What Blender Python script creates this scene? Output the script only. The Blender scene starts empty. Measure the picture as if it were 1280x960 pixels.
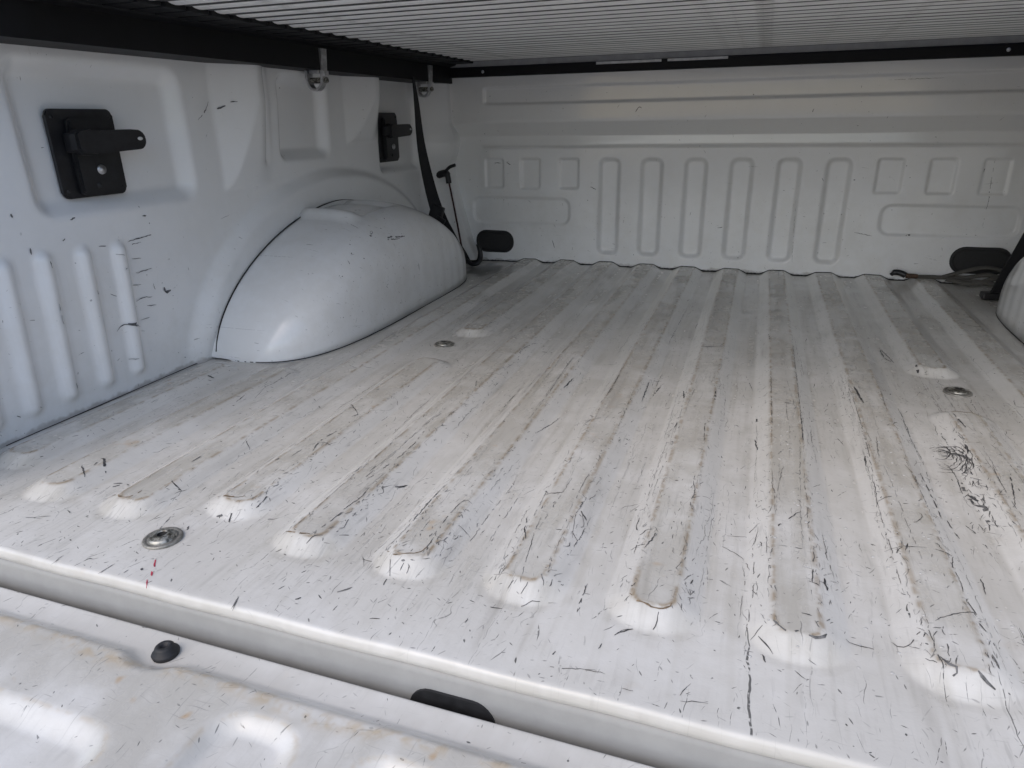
import bpy, bmesh, math, random
import numpy as np
from mathutils import Vector, Matrix

random.seed(7)
rng = np.random.default_rng(11)
scene = bpy.context.scene
col = scene.collection

# ------------------------------------------------------------------ camera
cam_d = bpy.data.cameras.new("camera")
cam = bpy.data.objects.new("camera", cam_d)
col.objects.link(cam)
scene.camera = cam
cam_d.sensor_width = 36.0
cam_d.lens = 24.03
cam_d.clip_start = 0.01
cam_d.clip_end = 500
YAW, PITCH, ROLL = -0.3409, 0.3665, -0.0174
fw = Vector((math.sin(YAW) * math.cos(PITCH), math.cos(YAW) * math.cos(PITCH), -math.sin(PITCH)))
rt = Vector((math.cos(YAW), -math.sin(YAW), 0))
up = rt.cross(fw)
rt, up = math.cos(ROLL) * rt + math.sin(ROLL) * up, -math.sin(ROLL) * rt + math.cos(ROLL) * up
M3 = Matrix((rt, up, -fw)).transposed()
cam.matrix_world = Matrix.Translation((0.1046, -0.3987, 0.3843)) @ M3.to_4x4()

# ------------------------------------------------------------------ sky, sun, exposure
SUN_EL, SUN_AZ = math.radians(48), math.radians(203)      # azimuth from +Y towards +X
world = bpy.data.worlds.new("World")
scene.world = world
world.use_nodes = True
wn = world.node_tree.nodes
sky = wn.new("ShaderNodeTexSky")
sky.sky_type = 'NISHITA'
sky.sun_disc = False
sky.sun_elevation = SUN_EL
sky.sun_rotation = SUN_AZ
sky.air_density = 1.0
sky.dust_density = 2.3
sky.ozone_density = 1.0
world.node_tree.links.new(sky.outputs[0], wn["Background"].inputs[0])
wn["Background"].inputs[1].default_value = 0.15
sun_d = bpy.data.lights.new("sun", 'SUN')
sun_d.energy = 0.5
sun_d.angle = math.radians(90)
sun_d.color = (1.0, 0.975, 0.94)
sun = bpy.data.objects.new("sun", sun_d)
col.objects.link(sun)
sd = Vector((math.sin(SUN_AZ) * math.cos(SUN_EL), math.cos(SUN_AZ) * math.cos(SUN_EL), math.sin(SUN_EL)))
sun.rotation_euler = sd.to_track_quat('Z', 'Y').to_euler()
scene.view_settings.view_transform = 'Standard'
scene.view_settings.look = 'None'
scene.view_settings.exposure = 0.71
scene.view_settings.gamma = 1.0
scene.cycles.max_bounces = 7
scene.cycles.diffuse_bounces = 6
scene.cycles.glossy_bounces = 3
scene.cycles.caustics_reflective = False
scene.cycles.caustics_refractive = False
scene.view_settings.use_curve_mapping = False

# ------------------------------------------------------------------ node helpers
class NT:
    def __init__(self, tree):
        self.t = tree
    def n(self, typ, **kw):
        nd = self.t.nodes.new(typ)
        for k, v in kw.items():
            setattr(nd, k, v)
        return nd
    def put(self, sock, v):
        if isinstance(v, bpy.types.NodeSocket):
            self.t.links.new(v, sock)
        elif v is not None:
            sock.default_value = v
    def m(self, op, a, b=None, c=None, clamp=False):
        nd = self.n("ShaderNodeMath", operation=op, use_clamp=clamp)
        for i, v in enumerate((a, b, c)):
            self.put(nd.inputs[i], v)
        return nd.outputs[0]
    def v(self, op, a, b=None):
        nd = self.n("ShaderNodeVectorMath", operation=op)
        self.put(nd.inputs[0], a)
        self.put(nd.inputs[1], b)
        return nd.outputs[0]
    def mix(self, f, a, b):
        nd = self.n("ShaderNodeMix", data_type='RGBA')
        self.put(nd.inputs[0], f)
        self.put(nd.inputs[6], a)
        self.put(nd.inputs[7], b)
        return nd.outputs[2]
    def noise(self, vec, scale, detail=3, rough=.55, dims='3D'):
        nd = self.n("ShaderNodeTexNoise", noise_dimensions=dims)
        self.put(nd.inputs["Vector"], vec)
        nd.inputs["Scale"].default_value = scale
        nd.inputs["Detail"].default_value = detail
        nd.inputs["Roughness"].default_value = rough
        return nd.outputs[0]
    def ramp(self, f, lo, hi, a=0., b=1.):
        nd = self.n("ShaderNodeMapRange", interpolation_type='SMOOTHSTEP')
        self.put(nd.inputs[0], f)
        nd.inputs[1].default_value = lo
        nd.inputs[2].default_value = hi
        nd.inputs[3].default_value = a
        nd.inputs[4].default_value = b
        return nd.outputs[0]

def scratch_group():
    g = bpy.data.node_groups.new("scratch_layer", 'ShaderNodeTree')
    I = g.interface
    for nm, tp in (("P", 'NodeSocketVector'), ("Cells", 'NodeSocketVector'), ("Angle", 'NodeSocketFloat'),
                   ("Spread", 'NodeSocketFloat'), ("Length", 'NodeSocketFloat'), ("Width", 'NodeSocketFloat'),
                   ("Density", 'NodeSocketFloat'), ("Warp", 'NodeSocketFloat'), ("Seed", 'NodeSocketFloat'), ("Off", 'NodeSocketVector')):
        I.new_socket(nm, in_out='INPUT', socket_type=tp)
    I.new_socket("Mask", in_out='OUTPUT', socket_type='NodeSocketFloat')
    t = NT(g)
    gi = t.n("NodeGroupInput").outputs
    go = t.n("NodeGroupOutput")
    off = gi["Off"]
    wv = t.n("ShaderNodeCombineXYZ")
    for i in range(3):
        t.put(wv.inputs[i], gi["Warp"])
    P0 = t.v('ADD', gi["P"], t.v('MULTIPLY', off, wv.outputs[0]))
    sv = t.n("ShaderNodeCombineXYZ")
    t.put(sv.inputs[0], gi["Seed"]); t.put(sv.inputs[1], gi["Seed"])
    P = t.v('ADD', t.v('MULTIPLY', P0, gi["Cells"]), sv.outputs[0])
    vo = t.n("ShaderNodeTexVoronoi", voronoi_dimensions='2D', feature='F1')
    t.put(vo.inputs["Vector"], P)
    vo.inputs["Scale"].default_value = 1
    D = t.v('DIVIDE', t.v('SUBTRACT', P, vo.outputs["Position"]), gi["Cells"])
    sp = t.n("ShaderNodeSeparateColor")
    t.put(sp.inputs[0], vo.outputs["Color"])
    ang = t.m('MULTIPLY_ADD', t.m('SUBTRACT', sp.outputs[0], 0.5), gi["Spread"], gi["Angle"])
    ro = t.n("ShaderNodeVectorRotate", rotation_type='Z_AXIS')
    t.put(ro.inputs["Vector"], D)
    t.put(ro.inputs["Angle"], t.m('MULTIPLY', ang, -1))
    s2 = t.n("ShaderNodeSeparateXYZ")
    t.put(s2.inputs[0], ro.outputs[0])
    ln = t.m('MULTIPLY', gi["Length"], t.m('MULTIPLY_ADD', sp.outputs[1], .8, .2))
    wd = t.m('MULTIPLY', gi["Width"], t.m('MULTIPLY_ADD', t.m('POWER', sp.outputs[2], 2), .8, .2))
    ul = t.m('DIVIDE', s2.outputs[0], ln)
    taper = t.m('SUBTRACT', 1, t.m('MULTIPLY', ul, ul))
    raw = t.m('SUBTRACT', t.m('MULTIPLY', wd, taper), t.m('ABSOLUTE', s2.outputs[1]))
    mask = t.m('DIVIDE', raw, 0.00025, clamp=True)
    wn_ = t.n("ShaderNodeTexWhiteNoise", noise_dimensions='2D')
    t.put(wn_.inputs["Vector"], vo.outputs["Position"])
    keep = t.m('LESS_THAN', wn_.outputs["Value"], gi["Density"])
    wn2 = t.n("ShaderNodeTexWhiteNoise", noise_dimensions='2D')
    t.put(wn2.inputs["Vector"], t.v('ADD', vo.outputs["Position"], (3.7, 9.1, 0)))
    op = t.m('MULTIPLY_ADD', t.m('POWER', wn2.outputs["Value"], 1.5), .8, .2)
    t.put(go.inputs[0], t.m('MULTIPLY', t.m('MULTIPLY', mask, keep), op))
    return g
SG = scratch_group()

def scr(t, P, cells, angle, spread, length, width, density, warp=0., seed=0.):
    nd = t.n("ShaderNodeGroup")
    nd.node_tree = SG
    if not hasattr(t, "off"):
        nz = t.n("ShaderNodeTexNoise", noise_dimensions='3D')
        t.put(nz.inputs["Vector"], P)
        nz.inputs["Scale"].default_value = 55
        nz.inputs["Detail"].default_value = 1
        t.off = t.v('SUBTRACT', nz.outputs["Color"], (0.5, 0.5, 0.5))
    t.put(nd.inputs["Off"], t.off)
    t.put(nd.inputs["P"], P)
    nd.inputs["Cells"].default_value = (1 / cells[0], 1 / cells[1], 0)
    for k, v in (("Angle", angle), ("Spread", spread), ("Length", length), ("Width", width), ("Density", density),
                 ("Warp", warp), ("Seed", seed)):
        t.put(nd.inputs[k], v)
    return nd.outputs[0]

def new_mat(name):
    m = bpy.data.materials.new(name)
    m.use_nodes = True
    t = NT(m.node_tree)
    b = m.node_tree.nodes["Principled BSDF"]
    return m, t, b

def bump(t, b, h, strength, dist):
    nd = t.n("ShaderNodeBump")
    nd.inputs["Strength"].default_value = strength
    nd.inputs["Distance"].default_value = dist
    t.put(nd.inputs["Height"], h)
    t.put(b.inputs["Normal"], nd.outputs[0])

def coords(t, ax):
    tc = t.n("ShaderNodeTexCoord").outputs["Object"]
    if ax == 'xy':
        return tc, tc
    s = t.n("ShaderNodeSeparateXYZ"); t.put(s.inputs[0], tc)
    c = t.n("ShaderNodeCombineXYZ")
    a, bb = {'yz': (1, 2), 'xz': (0, 2)}[ax]
    t.put(c.inputs[0], s.outputs[a]); t.put(c.inputs[1], s.outputs[bb])
    return tc, c.outputs[0]

WHITE = (0.655, 0.642, 0.612, 1)
BEIGE = (0.44, 0.42, 0.375, 1)
DARK = (0.035, 0.035, 0.036, 1)

def attr(t, name):
    nd = t.n("ShaderNodeAttribute")
    nd.attribute_name = name
    return nd.outputs["Fac"]

def mx(t, *a):
    r = a[0]
    for q in a[1:]:
        r = t.m('MAXIMUM', r, q)
    return r

def mat_floor(name, wear=1.0, tail=False):
    m, t, b = new_mat(name)
    P3, P = coords(t, 'xy')
    crest = attr(t, "crest"); flat = attr(t, "flat") if not tail else t.m('MAXIMUM', crest, .75); rim = attr(t, "rim")  # tailgate lobes kept darker in colour to hold down their glow
    sep = t.n("ShaderNodeSeparateXYZ"); t.put(sep.inputs[0], P3)
    # broad grime patches, plus tone that dims brightly lit slopes, lip and lobes
    n1 = t.noise(P3, 7, 3, .6)
    n2 = t.noise(P3, 38, 2, .65)
    mp = t.v('MULTIPLY', P3, (70, 4, 10))
    streak = t.noise(mp, 1, 2, .6)
    body = t.ramp(sep.outputs[1], -.022, -.008) if not tail else .25
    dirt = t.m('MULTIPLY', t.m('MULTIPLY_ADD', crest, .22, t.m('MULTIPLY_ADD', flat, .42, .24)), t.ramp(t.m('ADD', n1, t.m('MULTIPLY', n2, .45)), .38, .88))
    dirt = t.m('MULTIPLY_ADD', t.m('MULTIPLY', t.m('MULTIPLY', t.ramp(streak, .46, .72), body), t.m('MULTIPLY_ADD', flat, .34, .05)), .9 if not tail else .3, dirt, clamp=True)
    c = t.mix(dirt, WHITE, BEIGE)
    # yellow-brown rings where dirt settles at the end of a pressing
    ring = t.m('MULTIPLY', rim, t.ramp(t.noise(P3, 60, 2, .7), .38, .62))
    c = t.mix(t.m('MULTIPLY', ring, .8 if not tail else .6), c, (.22, .15, .07, 1) if not tail else (.42, .31, .17, 1))
    rust = t.m('MULTIPLY', t.ramp(t.noise(P3, 26, 2, .7), .66, .76), t.m('MULTIPLY_ADD', crest, .5 if not tail else 1., .1))
    c = t.mix(t.m('MULTIPLY', rust, .6), c, (.42, .26, .11, 1))
    # wear zones
    zone = t.ramp(t.noise(P3, 4.5, 2, .6), .3, .72)
    fade = t.ramp(sep.outputs[1], .5, 1.35, 1., .3)
    if tail:
        dens = .3
        d2 = .3
    else:
        dens = t.m('MULTIPLY', t.m('MULTIPLY_ADD', zone, 1.0, .35), fade)
        d2 = t.m('MULTIPLY', dens, 1.0)
    PI = math.pi
    k1 = scr(t, P, (.0092, .0092), 0, 2 * PI, .0045, .0009, dens, .004, 3)
    k2 = scr(t, P, (.013, .034), PI / 2 - .2, 1.1, .014, .0008, d2, .006, 17)
    k3 = scr(t, P, (.034, .33), PI / 2, .07, .15, .0010, t.m('MULTIPLY', dens, .7) if not tail else .0, .006, 31)
    k5 = scr(t, P, (.07, .07), PI / 2, 2.6, .04, .0009, t.m('MULTIPLY', dens, .5) if not tail else .2, .02, 47)
    k6 = scr(t, P, (.017, .017), 0, 2 * PI, .0024, .0014, t.m('MULTIPLY', dens, .4) if not tail else .2, .004, 61)
    k9 = scr(t, P, (.011, .05), PI / 2, .45, .026, .0006, t.m('MULTIPLY', dens, .7) if not tail else .15, .008, 97)
    brk = t.ramp(t.noise(P3, 190, 1, .6), .34, .5)
    dark = t.m('MULTIPLY', mx(t, k1, k2, k3, k5, k6, k9), brk)
    # faint hairlines running across and along
    k4 = scr(t, P, (.03, .006), 0, .7, .015, .0006, .75, .004, 7)
    k7 = scr(t, P, (.006, .05), PI / 2, .3, .028, .0006, .75, .004, 73)
    faint = t.m('MULTIPLY', mx(t, k4, k7), t.m('MULTIPLY', zone, t.m('MULTIPLY_ADD', crest, .45, .38)))
    c = t.mix(faint, c, (.22, .21, .2, 1))
    # rubbed grey-brown drag patches along the load direction
    dr = t.noise(t.v('MULTIPLY', P3, (34, 3.2, 10)), 1, 3, .68)
    drag = t.m('MULTIPLY', t.ramp(dr, .52, .72), t.ramp(n1, .36, .62))
    c = t.mix(t.m('MULTIPLY', t.m('MULTIPLY', drag, body), .42), c, (.27, .25, .22, 1))
    hz_ = t.noise(t.v('MULTIPLY', P3, (210, 26, 10)), 1, 2, .7)
    c = t.mix(t.m('MULTIPLY', t.m('MULTIPLY', t.m('MULTIPLY', t.ramp(hz_, .56, .70), body), zone), .35), c, (.25, .24, .225, 1))
    # smudges
    sm = t.m('MULTIPLY', t.ramp(t.noise(t.v('MULTIPLY', P3, (46, 12, 10)), 1, 2, .7), .66, .8), .22)
    c = t.mix(sm, c, (.2, .19, .18, 1))
    if not tail:
        dark = t.m('MULTIPLY', dark, t.ramp(sep.outputs[1], -.0265, -.0245))
    c = t.mix(t.m('MULTIPLY', dark, .9), c, DARK)
    if not tail:
        c = t.mix(t.m('MULTIPLY', attr(t, "dark_patch"), .75), c, (.13, .13, .125, 1))
    t.put(b.inputs["Base Color"], c)
    ro = t.m('ADD', t.m('MULTIPLY', n2, .14), t.m('MULTIPLY_ADD', dirt, .16, .07))
    t.put(b.inputs["Roughness"], ro)
    b.inputs["Specular IOR Level"].default_value = .5
    h = t.noise(P3, 150, 2, .7)
    bump(t, b, h, .22, .0008)
    return m

def mat_panel(name, ax, dens=.14, low=True, rough=.16, orient=0.):
    m, t, b = new_mat(name)
    P3, P = coords(t, ax)
    sep = t.n("ShaderNodeSeparateXYZ"); t.put(sep.inputs[0], P3)
    n1 = t.noise(P3, 6, 3, .6)
    n2 = t.noise(P3, 45, 2, .7)
    lowz = t.ramp(sep.outputs[2], .02, .34, 1., .25) if low else 1.
    grime = t.m('MULTIPLY', t.m('MULTIPLY', t.ramp(t.m('ADD', n1, t.m('MULTIPLY', n2, .45)), .55, .95), lowz), .4)
    c = t.mix(grime, (.80, .805, .81, 1), (.64, .625, .59, 1))
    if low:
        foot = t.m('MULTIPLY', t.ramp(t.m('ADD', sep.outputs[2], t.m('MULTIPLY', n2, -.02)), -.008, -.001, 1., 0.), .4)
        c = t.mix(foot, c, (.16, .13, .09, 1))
    PI = math.pi
    zone = t.ramp(t.noise(P3, 5, 2, .6), .36, .7)
    d = t.m('MULTIPLY', t.m('MULTIPLY', t.m('MULTIPLY_ADD', zone, 1., .25), lowz), dens * 2.0)
    k1 = scr(t, P, (.022, .022), 0, 2 * PI, .007, .0008, d, .004, 5)
    k2 = scr(t, P, (.02, .02), 0, 2 * PI, .0024, .0014, d, .004, 19)
    k3 = scr(t, P, (.16, .03), orient, .6, .02, .0007, t.m('MULTIPLY', d, .6), .006, 37)
    k4 = scr(t, P, (.009, .009), 0, 2 * PI, .001, .0008, t.m('MULTIPLY', d, .8), .0, 41)
    dark = t.m('MULTIPLY', mx(t, k1, k2, k3, k4), t.ramp(t.noise(P3, 180, 2, .6), .36, .5))
    k5 = scr(t, P, (.012, .05), PI / 2, .4, .03, .0006, .4, .006, 51)
    c = t.mix(t.m('MULTIPLY', k5, t.m('MULTIPLY', zone, .12)), c, (.2, .2, .2, 1))
    c = t.mix(t.m('MULTIPLY', dark, .88), c, DARK)
    t.put(b.inputs["Base Color"], c)
    t.put(b.inputs["Roughness"], t.m('ADD', t.m('MULTIPLY', n2, .14), rough))
    b.inputs["Coat Weight"].default_value = .35
    b.inputs["Coat Roughness"].default_value = .06
    bump(t, b, t.noise(P3, 300, 1, .5), .06, .0005)
    return m

def mat_plain(name, colr, rough=.5, metal=0., var=.25, scale=60, bmp=.15, spec=.5):
    m, t, b = new_mat(name)
    P3, P = coords(t, 'xy')
    n = t.noise(P3, scale, 5, .65)
    dk = tuple(x * (1 - var) for x in colr) + (1,)
    lt = tuple(min(1, x * (1 + var)) for x in colr) + (1,)
    t.put(b.inputs["Base Color"], t.mix(t.ramp(n, .3, .7), dk, lt))
    t.put(b.inputs["Roughness"], t.m('MULTIPLY_ADD', n, .2, rough - .1))
    b.inputs["Metallic"].default_value = metal
    b.inputs["Specular IOR Level"].default_value = spec
    bump(t, b, t.noise(P3, scale * 5, 3, .6), bmp, .0006)
    return m

def mat_slat():
    m, t, b = new_mat("slat_aluminium")
    P3, P = coords(t, 'xy')
    n = t.noise(t.v('MULTIPLY', P3, (4, 160, 60)), 1, 4, .6)
    n2 = t.noise(P3, 18, 5, .65)
    c = t.mix(t.ramp(n, .3, .7), (.82, .815, .80, 1), (.90, .895, .88, 1))
    c = t.mix(t.m('MULTIPLY', t.ramp(n2, .52, .75), .5), c, (.24, .225, .2, 1))
    t.put(b.inputs["Base Color"], c)
    b.inputs["Roughness"].default_value = .42
    b.inputs["Metallic"].default_value = .05
    bump(t, b, n, .12, .0006)
    return m

def mat_bolt():
    m, t, b = new_mat("worn_zinc")
    P3, P = coords(t, 'xy')
    n = t.noise(P3, 160, 5, .7)
    c = t.mix(t.ramp(n, .4, .62), (.09, .085, .07, 1), (.42, .41, .37, 1))
    t.put(b.inputs["Base Color"], c)
    t.put(b.inputs["Roughness"], t.m('MULTIPLY_ADD', n, .4, .2))
    b.inputs["Metallic"].default_value = .75
    bump(t, b, n, .5, .0006)
    return m

def mat_web(name, colr):
    m, t, b = new_mat(name)
    P3, P = coords(t, 'xy')
    w = t.n("ShaderNodeTexWave", wave_type='BANDS', bands_direction='Z')
    t.put(w.inputs["Vector"], P3); w.inputs["Scale"].default_value = 260
    w.inputs["Distortion"].default_value = 1.5
    n = t.noise(P3, 50, 4, .6)
    c = t.mix(t.m('MULTIPLY', w.outputs["Fac"], n), tuple(x * .6 for x in colr) + (1,), tuple(x * 1.5 for x in colr) + (1,))
    t.put(b.inputs["Base Color"], c)
    b.inputs["Roughness"].default_value = .8
    bump(t, b, w.outputs["Fac"], .3, .0006)
    return m

MF = mat_floor("floor_paint")
MT = mat_floor("tailgate_paint", tail=True)
MW = mat_panel("side_paint", 'yz', .16)
MH = mat_panel("headboard_paint", 'xz', .28, rough=.10)
MA = mat_panel("arch_paint", 'yz', .42, low=False, rough=.15)
MS = mat_plain("grey_sill", (.30, .298, .288), .45, 0, .06, 30, .1)  # even grey, darker than the white of the bed
MG = mat_plain("concrete_ground", (.36, .355, .34), .85, 0, .2, 2, .3)
MBLK = mat_plain("black_plastic", (.012, .012, .014), .42, 0, .3, 90)
MRAIL = mat_plain("black_anodised_rail", (.006, .006, .007), .55, 0, .3, 30, .08, .25)
MHEAD = mat_plain("grey_header", (.30, .295, .29), .5, 0, .1, 40)
MSTRIP = mat_plain("dark_grey_strip", (.055, .055, .054), .7, 0, .3, 120)
MRUB = mat_plain("black_rubber", (.014, .014, .015), .6, 0, .3, 120)
MGAP = mat_plain("dark_sealant", (.012, .011, .010), .8, 0, .4, 120)
MSTEEL = mat_plain("galvanised_steel", (.52, .52, .53), .38, .85, .3, 70)
MZ = mat_bolt()
MDULL = mat_plain("dull_zinc", (.26, .25, .225), .5, .6, .35, 140)
MSLAT = mat_slat()
MWEB = mat_web("black_webbing", (.016, .016, .019))
MGREYWEB = mat_web("grey_webbing", (.10, .095, .085))
MCORD = mat_plain("dark_red_cord", (.05, .016, .018), .7, 0, .4, 200)
MWHT = mat_plain("white_label", (.62, .62, .62), .5, 0, .15, 60)
MRED = mat_plain("red_marker", (.38, .03, .06), .6, 0, .3, 150)
MSCR = mat_plain("scratch_dark", (.055, .054, .055), .7, 0, .6, 150)
MSCRL = mat_plain("scratch_soft", (.10, .10, .105), .6, 0, .6, 150)
MSMUDGE = mat_plain("scuff_grey", (.13, .128, .125), .7, 0, .6, 220)
MBROWN = mat_plain("grime_brown", (.15, .11, .07), .8, 0, .6, 200)
MWATER, t_, b_ = new_mat("water")
b_.inputs["Roughness"].default_value = .04
b_.inputs["IOR"].default_value = 1.33
t_.put(b_.inputs["Base Color"], t_.mix(t_.noise(coords(t_, 'xy')[0], 30), (.42, .415, .40, 1), (.50, .495, .48, 1)))
MBRN = mat_plain("rusty_hook", (.10, .06, .04), .6, .4, .5, 120)

# ------------------------------------------------------------------ geometry helpers
def link(name, me, mat, parent=None, smooth=True):
    o = bpy.data.objects.new(name, me)
    if mat: me.materials.append(mat)
    col.objects.link(o)
    o.parent = parent
    if smooth:
        me.polygons.foreach_set("use_smooth", [True] * len(me.polygons))
    return o

def root(name, label, cat, loc=(0, 0, 0), group=None):
    o = bpy.data.objects.new(name, None)
    o.empty_display_size = .05
    col.objects.link(o)
    o.location = loc
    o["label"] = label; o["category"] = cat
    if group: o["group"] = group
    return o

def tag(o, label, cat, group=None):
    o["label"] = label; o["category"] = cat
    if group: o["group"] = group
    return o

def grid_mesh(name, X, Y, Z, flip=False, attrs=None):
    n, m = X.shape
    V = np.stack([X, Y, Z], -1).reshape(-1, 3)
    i = np.arange(n * m).reshape(n, m)
    a, b, c, d = i[:-1, :-1], i[:-1, 1:], i[1:, 1:], i[1:, :-1]
    q = np.stack([a, b, c, d] if not flip else [a, d, c, b], -1).reshape(-1, 4)
    me = bpy.data.meshes.new(name)
    me.vertices.add(len(V)); me.vertices.foreach_set("co", V.ravel().astype(np.float32))
    me.loops.add(q.size); me.loops.foreach_set("vertex_index", q.ravel().astype(np.int32))
    me.polygons.add(len(q))
    me.polygons.foreach_set("loop_start", (np.arange(len(q)) * 4).astype(np.int32))
    me.update(calc_edges=True)
    for k, v in (attrs or {}).items():
        at = me.attributes.new(k, 'FLOAT', 'POINT')
        at.data.foreach_set("value", np.asarray(v, np.float32).ravel())
    return me

def solid(o, th=.0015, off=-1):
    md = o.modifiers.new("sheet_thickness", 'SOLIDIFY')
    md.thickness = th; md.offset = off
    return o

def sstep(a, b, x):
    t = np.clip((x - a) / (b - a), 0, 1)
    return t * t * (3 - 2 * t)

def rrect(px, py, cx, cy, hx, hy, r):
    qx = np.abs(px - cx) - hx + r; qy = np.abs(py - cy) - hy + r
    return np.hypot(np.maximum(qx, 0), np.maximum(qy, 0)) + np.minimum(np.maximum(qx, qy), 0) - r

def box_bm(bm, c, s, bev=0., rot=None, seg=2):
    r = bmesh.ops.create_cube(bm, size=1)
    vs = r['verts']
    bmesh.ops.scale(bm, vec=s, verts=vs)
    if bev:
        es = list({e for v in vs for e in v.link_edges})
        rb = bmesh.ops.bevel(bm, geom=es, offset=bev, segments=seg, affect='EDGES', profile=.5)
        vs = list({v for f in rb['faces'] for v in f.verts} | {v for v in vs if v.is_valid})
        vs = [v for v in bm.verts if v.tag is False and v in set(vs)] or vs
    if rot is not None:
        bmesh.ops.transform(bm, matrix=rot.to_4x4(), verts=vs)
    bmesh.ops.translate(bm, vec=c, verts=vs)

def from_bm(name, bm, mat, parent=None, smooth=False):
    me = bpy.data.meshes.new(name)
    bmesh.ops.recalc_face_normals(bm, faces=bm.faces)
    bm.to_mesh(me); bm.free()
    return link(name, me, mat, parent, smooth)

def box(name, c, s, mat, parent=None, bev=.002, rot=None):
    bm = bmesh.new()
    box_bm(bm, (0, 0, 0), s, bev)
    if rot is not None:
        bmesh.ops.transform(bm, matrix=rot.to_4x4(), verts=bm.verts)
    bmesh.ops.translate(bm, vec=c, verts=bm.verts)
    return from_bm(name, bm, mat, parent)

def smooth_path(pts, n=8):
    pts = [Vector(p) for p in pts]
    out = []
    for i in range(len(pts) - 1):
        p0 = pts[max(i - 1, 0)]; p1 = pts[i]; p2 = pts[i + 1]; p3 = pts[min(i + 2, len(pts) - 1)]
        for k in range(n):
            t = k / n
            out.append(.5 * ((2 * p1) + (p2 - p0) * t + (2 * p0 - 5 * p1 + 4 * p2 - p3) * t * t + (3 * p1 - p0 - 3 * p2 + p3) * t ** 3))
    out.append(pts[-1])
    return out

def tube_bm(bm, pts, rad, seg=8, cap=True):
    rings = []
    pts = [Vector(p) for p in pts]
    prev = None
    for i, p in enumerate(pts):
        d = (pts[min(i + 1, len(pts) - 1)] - pts[max(i - 1, 0)]).normalized()
        u = prev if prev is not None else (Vector((0, 0, 1)) if abs(d.z) < .9 else Vector((1, 0, 0)))
        u = (u - d * u.dot(d)).normalized(); prev = u
        w = d.cross(u)
        r = rad[i] if isinstance(rad, (list, tuple)) else rad
        rings.append([bm.verts.new(p + r * (math.cos(a) * u + math.sin(a) * w)) for a in [2 * math.pi * k / seg for k in range(seg)]])
    for a, b in zip(rings, rings[1:]):
        for k in range(seg):
            bm.faces.new((a[k], a[(k + 1) % seg], b[(k + 1) % seg], b[k]))
    if cap:
        bm.faces.new(rings[0]); bm.faces.new(rings[-1])

def tube(name, pts, rad, mat, parent=None, seg=8):
    bm = bmesh.new(); tube_bm(bm, pts, rad, seg)
    return from_bm(name, bm, mat, parent, True)

def ribbon_bm(bm, pts, wid, thick, sides):
    """flat band following pts; sides = unit vectors across the band"""
    rings = []
    for i, p in enumerate(pts):
        p = Vector(p)
        d = (Vector(pts[min(i + 1, len(pts) - 1)]) - Vector(pts[max(i - 1, 0)])).normalized()
        s = Vector(sides[i]); s = (s - d * s.dot(d)).normalized()
        nn = d.cross(s)
        w = wid[i] if isinstance(wid, (list, tuple)) else wid
        h, g = w / 2, thick / 2
        rings.append([bm.verts.new(p + s * a + nn * b) for a, b in ((-h, -g), (h, -g), (h, g), (-h, g))])
    for a, b in zip(rings, rings[1:]):
        for k in range(4):
            bm.faces.new((a[k], a[(k + 1) % 4], b[(k + 1) % 4], b[k]))
    bm.faces.new(rings[0]); bm.faces.new(rings[-1])

def lathe(name, prof, loc, mat, parent=None, seg=32, axis='Z', sx=1., sy=1.):
    bm = bmesh.new()
    rings = []
    for r, z in prof:
        if r < 1e-6:
            rings.append([bm.verts.new((0, 0, z))])
        else:
            rings.append([bm.verts.new((r * math.cos(2 * math.pi * k / seg) * sx, r * math.sin(2 * math.pi * k / seg) * sy, z)) for k in range(seg)])
    for a, b in zip(rings, rings[1:]):
        for k in range(seg):
            k2 = (k + 1) % seg
            if len(a) == 1: bm.faces.new((a[0], b[k2], b[k]))
            elif len(b) == 1: bm.faces.new((a[k], a[k2], b[0]))
            else: bm.faces.new((a[k], a[k2], b[k2], b[k]))
    if axis == 'Y':
        bmesh.ops.rotate(bm, cent=(0, 0, 0), matrix=Matrix.Rotation(math.pi / 2, 3, 'X'), verts=bm.verts)
    if axis == 'X':
        bmesh.ops.rotate(bm, cent=(0, 0, 0), matrix=Matrix.Rotation(math.pi / 2, 3, 'Y'), verts=bm.verts)
    bmesh.ops.translate(bm, vec=loc, verts=bm.verts)
    return from_bm(name, bm, mat, parent, True)

def prism_yz(name, outline, x0, x1, mat, parent=None, bev=.0015):
    bm = bmesh.new()
    a = [bm.verts.new((x0, y, z)) for y, z in outline]
    b = [bm.verts.new((x1, y, z)) for y, z in outline]
    n = len(a)
    bm.faces.new(a); bm.faces.new(b)
    for k in range(n):
        bm.faces.new((a[k], a[(k + 1) % n], b[(k + 1) % n], b[k]))
    if bev:
        es = [e for e in bm.edges if abs((e.verts[0].co - e.verts[1].co).x) < 1e-6]
        bmesh.ops.bevel(bm, geom=es, offset=bev, segments=2, affect='EDGES')
    return from_bm(name, bm, mat, parent)

def rr_outline(cy, cz, hy, hz, r, n=6, shear=0.):
    out = []
    for sx, sz, a0 in ((1, 1, 0), (-1, 1, 90), (-1, -1, 180), (1, -1, 270)):
        for k in range(n + 1):
            a = math.radians(a0 + 90 * k / n)
            y = sx * (hy - r) + r * math.cos(a); z = sz * (hz - r) + r * math.sin(a)
            out.append((cy + y + shear * z, cz + z))
    return out

# ------------------------------------------------------------------ ground the truck stands on
bm = bmesh.new()
bmesh.ops.create_grid(bm, x_segments=4, y_segments=4, size=200)
bmesh.ops.translate(bm, vec=(0, 0, -.78), verts=bm.verts)
gnd = from_bm("ground", bm, MG)
gnd["kind"] = "structure"; gnd["label"] = "concrete ground under the parked truck"

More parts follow.
